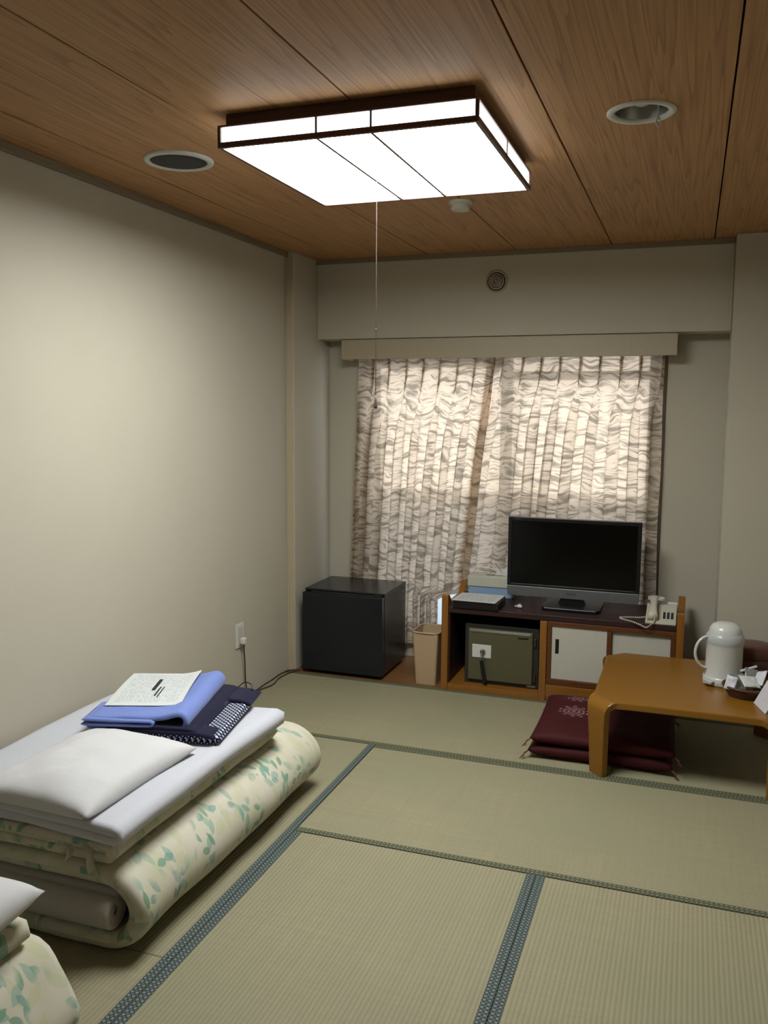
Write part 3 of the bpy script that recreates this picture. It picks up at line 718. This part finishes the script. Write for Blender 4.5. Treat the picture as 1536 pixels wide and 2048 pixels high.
# leaflets in a dark folder, tissue box, small cube
fo = thing('folder', 'dark folder lying on the left end of the television stand', 'folder', (1.1, .97, .463))
link('cover', prism([(1.005, .862), (1.255, .862), (1.255, 1.05), (1.005, 1.05)], .4645, .505, .004), 'black', fo)
def flat_sheet(poly, z, th, mat, label, cat, name):
    n = len(poly); c = [Vector((p[0], p[1], p[2] if len(p) > 2 else z)) for p in poly]
    verts = [tuple(v) for v in c]+[(v.x, v.y, v.z-th) for v in c]
    faces = [tuple(range(n)), tuple(range(n, 2*n))[::-1]]+[((i+1) % n, i, n+i, n+(i+1) % n) for i in range(n)]
    uv = [(0, 0), (1, 0), (1, 1), (0, 1)]*2
    return tag(link(name, pydata(verts, faces, uv), mat), label, cat)
flat_sheet([(1.000, .855), (1.240, .850), (1.252, 1.06), (1.010, 1.055)], .5095, .003, 'flyer', 'printed white leaflet lying on the dark folder by the tissue box', 'leaflet', 'leaflet')
tb = thing('tissue_box', 'cream and pale blue tissue box left of the television', 'tissue box', (1.13, 1.245, .463))
link('lower_carton', box((1.012, 1.190, .4635), (1.266, 1.298, .522), .003), 'paleblue', tb)
link('upper_carton', box((1.006, 1.184, .5222), (1.272, 1.304, .582), .003), 'cream', tb)
link('slot', box((1.10, 1.235, .5815), (1.20, 1.255, .5826)), 'ink', tb)
ts = []
for i in range(7):
    for j in range(7):
        u = i/6; v = j/6
        ts.append((1.150+.075*u+.010*math.sin(v*4), 1.245+(.018*math.sin(u*7+v*2))*(v+.1), .582+v*(.055+.018*math.sin(u*5+1))))
me = pydata(ts, [(i*7+j, (i+1)*7+j, (i+1)*7+j+1, i*7+j+1) for i in range(6) for j in range(6)])
link('tissue', me, 'tissue', tb, True)
ek = thing('wrapped_sweet', 'tiny white wrapped piece beside the television foot', 'sweet', (1.345, .985, .463))
link('wrapper', cushion(.030, .022, .018, 8, 2.4), 'packet', ek, True).location = (0, 0, .001)
link('twist', prism([(-.026, -.006), (-.014, -.002), (-.014, .002), (-.026, .006)], .006, .011), 'packet', ek).location = (-.02, 0, .007)
# telephone
tl = thing('telephone', 'white desk telephone on the right end of the television stand', 'telephone', (2.075, .97, .463))
px0, px1 = 2.000, 2.148
link('base', prism([(.872, .464), (1.095, .464), (1.095, .522), (1.07, .524), (.90, .482), (.872, .476)], px0, px1, .003, 'yz'), 'ivory', tl)
slope = math.atan2(.042, .17)
def on_slope(y): return .482+(y-.90)*math.tan(slope)
kp = link('keypad', prism([(.905, on_slope(.905)+.001), (.985, on_slope(.985)+.001), (.985, on_slope(.985)+.0025), (.905, on_slope(.905)+.0025)], 2.078, 2.140, 0, 'yz'), 'white', tl)
for i in range(3):
    for j in range(4):
        x = 2.083+i*.019; y = .910+j*.018
        link('key', prism([(y, on_slope(y)+.002), (y+.012, on_slope(y+.012)+.002), (y+.012, on_slope(y+.012)+.006), (y, on_slope(y)+.006)], x, x+.013, 0, 'yz'), 'safedk', kp)
link('display_card', prism([(1.005, on_slope(1.005)+.0005), (1.06, on_slope(1.06)+.0005), (1.06, on_slope(1.06)+.002), (1.005, on_slope(1.005)+.002)], 2.080, 2.138, 0, 'yz'), 'door', tl)
hs = []
for t_ in range(13):
    f = t_/12; y = .885+f*.20
    hs.append((y, on_slope(y)+.024+.014*math.sin(PI*f)))
bmv, bmf = [], []
for i, (y, z) in enumerate(hs):
    f = i/12; hw = .026-.009*math.sin(PI*f); hh = .013 if .2 < f < .8 else .020
    for (dx, dz) in ((-hw, -hh), (-hw*.9, hh*.6), (-hw*.5, hh), (hw*.5, hh), (hw*.9, hh*.6), (hw, -hh)): bmv.append((2.035+dx, y, z+dz-(0 if hh < .015 else .004)))
for i in range(12):
    for k in range(6): bmf.append((i*6+k, i*6+(k+1) % 6, (i+1)*6+(k+1) % 6, (i+1)*6+k))
bmf += [tuple(range(6))[::-1], tuple(72+k for k in range(6))]
link('handset', pydata(bmv, bmf), 'ivory', tl, True)
coil = []
cpath = catmull([(2.045, .882, .492), (2.042, .862, .478), (2.01, .842, .452), (1.975, .850, .462), (1.93, .872, .470), (1.885, .905, .470), (1.875, .935, .470), (1.915, .955, .470), (1.965, .96, .471), (2.0, .975, .474)], 22)
for i, p in enumerate(cpath):
    a = i*1.35; coil.append(p+Vector((0, math.cos(a)*.0035, math.sin(a)*.0035)))
link('coiled_cord', tube(coil, .0024, 5, 1), 'ivory', tl, True)
lc = []
for i in range(60):
    a = i/59*2*PI*2.6; lc.append((2.045+.040*math.cos(a), 1.075+.022*math.sin(a), .545+.016*i/59))
link('line_cord', tube(lc, .003, 6, 1), 'white', tl, True)
link('line_plug_block', box((2.100, 1.098, .464), (2.150, 1.13, .53), .004), 'white', tl)

# ------------------------------------------------------------------ low table
tt = thing('low_table', 'low bentwood table with curved corner legs and amber lacquer top', 'table', (2.22, .38, 0))
A0, A1, B0, B1, ch = 1.836, 2.592, -.004, .770, .075
oct_ = [(A0+ch, B0), (A1-ch, B0), (A1, B0+ch), (A1, B1-ch), (A1-ch, B1), (A0+ch, B1), (A0, B1-ch), (A0, B0+ch)]
link('table_top', prism(oct_, .302, .332, .005), 'table', tt)
def leg(cx, cy, dx, dy):
    d = Vector((dx, dy, 0)).normalized(); s = Vector((-d.y, d.x, 0)); c = Vector((cx, cy, 0))
    path = [(-.10, .3165, .30, .027), (-.055, .3165, .215, .029), (-.02, .3165, .150, .030)]
    for k in range(1, 8):
        a = k/8*PI/2; path.append((-.02+.034*math.sin(a), .3165-.034*(1-math.cos(a)), .150-.040*k/8, .030))
    path += [(.014, .27, .108, .031), (.012, .22, .099, .032), (.009, .15, .092, .032), (.007, .08, .087, .031), (.006, .03, .084, .030), (.006, 0, .082, .029)]
    verts, faces = [], []; N = len(path)
    for i, (u, z, wd, th) in enumerate(path):
        a = path[max(0, i-1)]; b = path[min(N-1, i+1)]; tg = Vector((b[0]-a[0], b[1]-a[1])).normalized(); nn = Vector((-tg.y, tg.x))
        for (sd, e) in ((-.5, 1), (.5, 1), (.5, -1), (-.5, -1)):
            ww = wd*sd
            verts.append(c+d*(u+nn.x*e*th/2)+s*ww+Vector((0, 0, z+nn.y*e*th/2)))
    for v in verts[-4:]: v.z = 0.0
    for i in range(N-1):
        for k in range(4): faces.append((i*4+k, i*4+(k+1) % 4, (i+1)*4+(k+1) % 4, (i+1)*4+k))
    faces += [(0, 1, 2, 3), tuple((N-1)*4+k for k in range(4))[::-1]]
    bm = bmesh.new(); bm.from_mesh(pydata(verts, faces)); bmesh.ops.recalc_face_normals(bm, faces=bm.faces[:])
    es = [e for e in bm.edges if (e.verts[0].index//4 != e.verts[1].index//4)]
    bmesh.ops.bevel(bm, geom=es, offset=.004, segments=2, affect='EDGES', profile=.5)
    return mesh_from(bm)
q = ch/2
for (cx, cy, dx, dy) in ((A0+q, B0+q, -1, -1), (A1-q, B0+q, 1, -1), (A0+q, B1-q, -1, 1), (A1-q, B1-q, 1, 1)):
    link('leg', leg(cx, cy, dx, dy), 'table', tt)
TZ = .3325
# thermos pot
pt = thing('thermos_pot', 'white electric thermos pot with loop handle on the low table', 'thermos', (2.358, .43, TZ))
pc_ = (2.358, .43, TZ)
link('body', lathe([(0, .0), (.074, .0), (.079, .004), (.080, .03), (.078, .034), (.077, .10), (.077, .175), (.079, .182)], pc_, 48), 'pot', pt, True)
link('shoulder', lathe([(.079, .182), (.081, .190), (.079, .215), (.072, .226), (.068, .229)], pc_, 48), 'potgrey', pt, True)
link('lid', lathe([(.069, .228), (.066, .246), (.056, .262), (.036, .272), (0, .275)], pc_, 48), 'pot', pt, True)
hv = []
ax = Vector((-.93, -.36, 0))
for k in range(15):
    a = -PI/2*1.02+k/14*PI*1.02
    hv.append(Vector(pc_)+Vector((0, 0, .140+.072*math.sin(a)*1.0))+ax*(.070+.060*math.cos(a)))
link('handle', tube(hv, .0065, 10, 3), 'pot', pt, True)
link('spout', prism([(2.425, .530), (2.470, .534), (2.474, .548), (2.425, .556)], .43, .465, .005, 'xz'), 'potgrey', pt)
pn = Vector((-.66, -.75, 0)).normalized(); ps = Vector((-pn.y, pn.x, 0)); pb = Vector((pc_[0], pc_[1], TZ+.007))+pn*.0865
link('power_inlet', prism([(-.015, 0), (.015, 0), (.015, .018), (-.015, .018)], -.004, .002, .001, 'xz'), 'ink', pt)
pi_ = pt.children[-1]; pi_.location = pb-Vector(pc_); pi_.rotation_euler = (0, 0, math.atan2(ps.y, ps.x))
link('base_skirt', lathe([(0, .0005), (.082, .0005), (.086, .006), (.085, .032), (.079, .038)], pc_, 48), 'pot', pt, True)
# basket of sachets
bk = thing('wicker_basket', 'dark wicker basket holding tea sachets beside the thermos', 'basket', (2.446, .274, TZ))
bcn = (2.446, .274, TZ)
mes = []
for k in range(7):
    f = k/6; rx = .070+.024*f; ry = .062+.022*f
    ringp = [(bcn[0]+rx*math.cos(2*PI*a/40), bcn[1]+ry*math.sin(2*PI*a/40), TZ+.004+f*.040) for a in range(40)]
    mes.append(tube(ringp, .0042 if k < 6 else .006, 6, 1, True))
link('woven_wall', join(*mes[:-1]), 'basket', bk, True); link('rim', mes[-1], 'basket', bk, True)
link('bottom', lathe([(0, 0.0005), (.068, 0.0005), (.068, .006), (0, .006)], bcn, 32, sy=.89), 'basket', bk)
for a in range(20):
    t_ = 2*PI*a/20
    link('stake', tube([(bcn[0]+.069*math.cos(t_), bcn[1]+.061*math.sin(t_), TZ+.002), (bcn[0]+.0975*math.cos(t_), bcn[1]+.0875*math.sin(t_), TZ+.046)], .0022, 5, 1), 'basket', bk)
def sachet(x, y, z, w_, h_, rx, ry, rz, mat, label, seed):
    me = cushion(w_, h_, .010, 10, 4.0, .03, .003, seed)
    o = link('sachet', me, mat, None, True); o.location = (x, y, z); o.rotation_euler = (rx, ry, rz)
    tag(o, label, 'sachet', 'sachets in the wicker basket')
sachet(2.382, .235, .392, .045, .062, 1.15, .15, -.2, 'packet', 'pointed white sachet at the left side of the basket', 1)
sachet(2.412, .262, .390, .060, .075, 1.0, -.1, .3, 'clear', 'dark grey foil sachet next to the thermos in the basket', 2)
sachet(2.454, .258, .396, .080, .070, .5, .15, .5, 'tissue', 'crumpled pale sachet in the middle of the basket', 3)
sachet(2.496, .300, .402, .060, .085, .7, -.3, -.6, 'packet', 'white sachet leaning over the right rim of the basket', 4)
sachet(2.462, .315, .405, .055, .075, .9, .2, .1, 'clear', 'silver grey sachet standing at the back of the basket', 5)
sk = link('sugar_stick', tube([(0, 0, 0), (.07, 0, .0)], .006, 8, 1), 'packet', None, True); sk.location = (2.456, .335, .428); sk.rotation_euler = (0, -.35, .2)
tag(sk, 'thin white sugar stick poking up at the back of the basket', 'sugar stick')
tc_ = thing('table_card', 'folded white tent card at the right edge of the low table', 'card', (2.53, .12, TZ))
def quad_sheet(a, b, c, d, th):
    a, b, c, d = map(Vector, (a, b, c, d)); nn = (b-a).cross(d-a).normalized()*th
    vs2 = [a, b, c, d, a-nn, b-nn, c-nn, d-nn]
    return pydata(vs2, [(0, 1, 2, 3), (7, 6, 5, 4), (1, 0, 4, 5), (2, 1, 5, 6), (3, 2, 6, 7), (0, 3, 7, 4)], [(0, 0), (1, 0), (1, 1), (0, 1)]*2)
link('left_face', quad_sheet((2.470, .190, TZ+.0005), (2.505, .060, TZ+.0005), (2.553, .072, TZ+.098), (2.518, .202, TZ+.098), .0012), 'card', tc_)
link('right_face', quad_sheet((2.60, .100, TZ+.0005), (2.565, .225, TZ+.0005), (2.518, .202, TZ+.0985), (2.553, .072, TZ+.0985), .0012), 'card', tc_)
link('foot_fold', quad_sheet((2.470, .190, TZ+.0012), (2.505, .060, TZ+.0012), (2.565, .100, TZ+.0012), (2.53, .225, TZ+.0012), .001), 'cream', tc_)
lq = thing('lacquer_box', 'round red brown lacquer tea box behind the thermos', 'box', (2.485, .645, TZ))
lc_ = (2.485, .645, TZ)
link('bowl', lathe([(0, .0), (.070, .0), (.090, .006), (.104, .03), (.106, .095), (0, .095)], lc_, 56), 'lacquer', lq, True)
link('lid', lathe([(.109, .085), (.110, .105), (.106, .120), (.095, .130), (.05, .135), (0, .136)], lc_, 56), 'lacquer', lq, True)

# ------------------------------------------------------------------ floor cushions
def zab(z, dx, rot, label):
    e = thing('floor_cushion', label, 'cushion', (1.862+dx, .392, z), rot, 'wine red floor cushions under the table', True)
    o = link('pad', cushion(.61, .60, .070, 30, 7.0, .02, .0025, z*9), 'zab', e, True)
    for sx in (-1, 1):
        for sy in (-1, 1):
            o2 = link('tassel', join(*[tube([(sx*.300, sy*.296, .034), (sx*.318, sy*(.309+.012*k), .022), (sx*(.325+.008*k), sy*(.322+.006*k), .006)], .0018, 5, 4) for k in (-1, 0, 1)]), 'red', e)
    return e
zab(.0, .0, 0.0, 'lower wine red floor cushion lying flat on the tatami beside the table leg')
zab(.058, .006, .012, 'upper wine red floor cushion with grey flower crests, stacked beside the table leg')

# ------------------------------------------------------------------ bedding, wall side stack
def arc(cx, cz, r, a0, a1, n=14): return [(cx+r*math.cos(a0+(a1-a0)*k/n), cz+r*math.sin(a0+(a1-a0)*k/n)) for k in range(n+1)]
def futon_fold(x0, xb, zb, zt, t, y0, y1, seed, slump=.02):
    """mattress folded like a C, the fold facing +x"""
    R = (zt-zb)/2; cz = (zt+zb)/2
    path = [(x0, zb)]+[(x0+(xb-R-x0)*k/6, zb) for k in range(1, 6)]+arc(xb-R, cz, R, -PI/2, PI/2, 18)+[(x0+(xb-R-x0)*k/6, zt) for k in range(5, -1, -1)]
    return path
def warp1(v):
    # the fold leans out at mid height and the ends sag
    f = max(0.0, (v.x-.55)/.28)
    v = v.copy(); v.x += .02*f*math.sin(PI*min(1, max(0, v.z/.26)))+.012*noise.noise(Vector((v.y*2.2, v.z*3, 4.0)))
    return v
fm1 = link('folded_mattress', sheet(futon_fold(.03, .775, .034, .228, .060, 0, 0, 1), .060, -1.70, -.47, 'y', .018, .03, .007, 6.0, 2.2, warp=warp1), 'leaf', None, True)
tag(fm1, 'leaf printed mattress folded around a grey blanket at the bottom of the stack', 'mattress')
# grey blanket rolled with its axis across the room, seen end on inside the mattress fold
def spiral(cy, cz, r0, r1, turns, n=60): return [(cy+(r0+(r1-r0)*k/n)*math.cos(PI/2+2*PI*turns*k/n), cz+(r0+(r1-r0)*k/n)*math.sin(PI/2+2*PI*turns*k/n)) for k in range(n+1)]
rp = spiral(-1.690, .131, .016, .046, 1.98)
rp += [(-1.60, .177), (-1.40, .172), (-1.0, .165), (-.60, .16)]
rb = link('rolled_blanket', sheet(rp, .026, .06, .725, 'x', .012, .03, .003, 6.0, 7.7, edge=.6), 'grey', None, True)
tag(rb, 'grey white blanket rolled up inside the folded leaf print mattress', 'blanket')
def slab_path(x0, x1, z, n=10, sag=0.0): return [(x0+(x1-x0)*k/n, z-sag*(2*k/n-1)**2) for k in range(n+1)]
def foldback(x0, x1, zlo, zhi):
    R = (zhi-zlo)/2
    return [(x0, zlo)]+[(x0+(x1-R-x0)*k/6, zlo) for k in range(1, 6)]+arc(x1-R, (zlo+zhi)/2, R, -PI/2, PI/2, 10)+[(x0+(x1-R-x0)*k/6, zhi) for k in range(5, -1, -1)]
cf = thing('folded_comforter', 'thin leaf printed comforter folded between the mattress and the white quilt', 'comforter', (.37, -1.19, .26))
cp = sheet(foldback(.035, .712, .282, .312), .034, -1.70, -.675, 'y', .018, .03, .005, 6.0, 12.0, uvoff=(5.3, 2.2))
link('body', cp, 'leaf', cf, True)
link('tie_tape', sheet([(.645, .318), (.655, .300), (.655, .268), (.66, .245)], .004, -1.722, -1.690, 'y', .01, .01, .001), 'tape', cf, True)
link('tie_tape', sheet([(.595, .316), (.600, .300), (.592, .280), (.584, .268)], .006, -1.730, -1.708, 'y', .01, .01, .001), 'tape', cf, True)
def qwarp(v):
    v = v.copy()
    k = max(0.0, (.30-v.x)/.3)*max(0.0, (-1.35-v.y)/.35)
    v.z -= .012*k; v.z += .006*noise.noise(Vector((v.x*4, v.y*3, 9)))
    v.x += .010*noise.noise(Vector((v.y*2.0, 3.3, 1)))
    v.y += -.025*max(0, (v.x-.45)/.3)*(1 if v.y < -1.2 else -.6)
    return v
q1 = link('white_quilt', sheet(foldback(.03, .752, .350, .376), .034, -1.695, -.715, 'y', .018, .03, .006, 5.0, 21.0, warp=qwarp), 'wsheet', None, True)
tag(q1, 'white folded quilt on top of the wall side bedding stack', 'quilt')
pw = link('pillow', cushion(.42, .54, .14, 26, 2.6, .05, .005, 3.0, sag=.6), 'pillow', None, True)
pw.location = (.470, -1.462, .370); pw.rotation_euler = (0, 0, -.03)
tag(pw, 'white pillow lying on the white quilt in front of the blue towel', 'pillow')
# yukata, towel and notice
yk = thing('folded_robe', 'navy cotton robe with white lattice pattern folded under the blue towel', 'robe', (.475, -.925, .392), .20, local=True)
link('lattice_cloth', sheet(foldback(-.20, .20, .010, .026), .017, -.235, .235, 'y', .015, .03, .002, 8, 31.0), 'lattice', yk, True)
link('collar_band', sheet([(-.21, .040), (0, .042), (.17, .041), (.215, .030)], .013, .095, .245, 'y', .015, .02, .003, 8, 33.0), 'navy', yk, True)
link('collar_band', sheet([(-.21, .038), (0, .040), (.12, .040), (.185, .028)], .013, -.245, -.155, 'y', .015, .02, .003, 8, 35.0), 'navy', yk, True)
link('sash', sheet([(-.21, .052), (0, .053), (.10, .050), (.135, .040)], .012, -.24, .24, 'y', .015, .02, .003, 8, 37.0), 'navy', yk, True)
link('cord_loop', tube([(.12, .235, .046), (.145, .24, .068), (.175, .235, .064), (.185, .22, .046)], .0022, 6, 6), 'black', yk, True)
tw = thing('blue_towel', 'sky blue folded towel on the navy robe under a printed notice', 'towel', (.395, -.945, .425), .26, local=True)
tp_ = [(-.20, .012), (-.10, .012), (0, .012), (.08, .012)]+arc(.125, .036, .026, -PI/2, PI*.62, 14)+[(.075, .048), (.02, .042), (-.06, .040), (-.14, .040), (-.19, .042)]
link('main_fold', sheet(tp_, .020, -.225, .265, 'y', .012, .025, .004, 9, 41.0), 'blue', tw, True)
link('front_flap', sheet(foldback(-.215, .04, .024, .040), .010, -.240, -.06, 'y', .012, .02, .002, 9, 43.0), 'blue', tw, True)
nt = thing('notice_sheet', 'white printed notice sheet lying on the blue towel', 'paper', (.352, -.905, .480), .34, local=True)
pv, pu, pf = [], [], []
for i in range(15):
    for j in range(11):
        u = i/14; v = j/10
        pv.append((-.155+.27*u, -.17+.37*v, .0+.018*max(0, u-.72)**1.5*6*(.4+.6*v)+.006*math.sin(v*3))); pu.append((u, v))
for i in range(14):
    for j in range(10): pf.append((i*11+j, (i+1)*11+j, (i+1)*11+j+1, i*11+j+1))
pp = link('paper', pydata(pv, pf, pu), 'notice', nt, True)
def ink_bar(u0, u1, v0, v1):
    z = .0075
    return link('printed_heading', box((-.155+.27*u0, -.17+.37*v0, z), (-.155+.27*u1, -.17+.37*v1, z+.0006)), 'ink', nt)
ink_bar(.47, .52, .40, .74); ink_bar(.56, .58, .25, .50); ink_bar(.61, .625, .20, .50)

# ------------------------------------------------------------------ bedding, near stack at the frame's corner
box_fold = [(.04, .034), (.3, .034), (.6, .034)]+arc(.765, .089, .055, -PI/2, 0, 8)+arc(.727, .196, .040, 0.1, PI/2, 8)+[(.5, .236), (.25, .236), (.04, .236)]
fm2 = link('folded_mattress', sheet(box_fold, .060, -3.15, -2.00, 'y', .02, .035, .007, 6.0, 52.0, warp=warp1, uvoff=(2.4, .7)), 'leaf', None, True)
tag(fm2, 'leaf printed folded mattress in the near bottom left corner', 'mattress')
cf2 = link('folded_comforter', sheet(foldback(.045, .745, .290, .312), .034, -3.10, -2.045, 'y', .02, .035, .005, 6.0, 57.0, uvoff=(9.1, 4.2)), 'leaf', None, True)
tag(cf2, 'leaf printed comforter under the pillow in the near bottom left corner', 'comforter')
pw2 = link('pillow', cushion(.46, .58, .17, 26, 2.6, .05, .004, 8.0, sag=.8), 'pillow', None, True)
pw2.location = (.575, -2.335, .325); pw2.rotation_euler = (0, 0, .06)
tag(pw2, 'white pillow cut off by the left frame edge on the near stack', 'pillow')
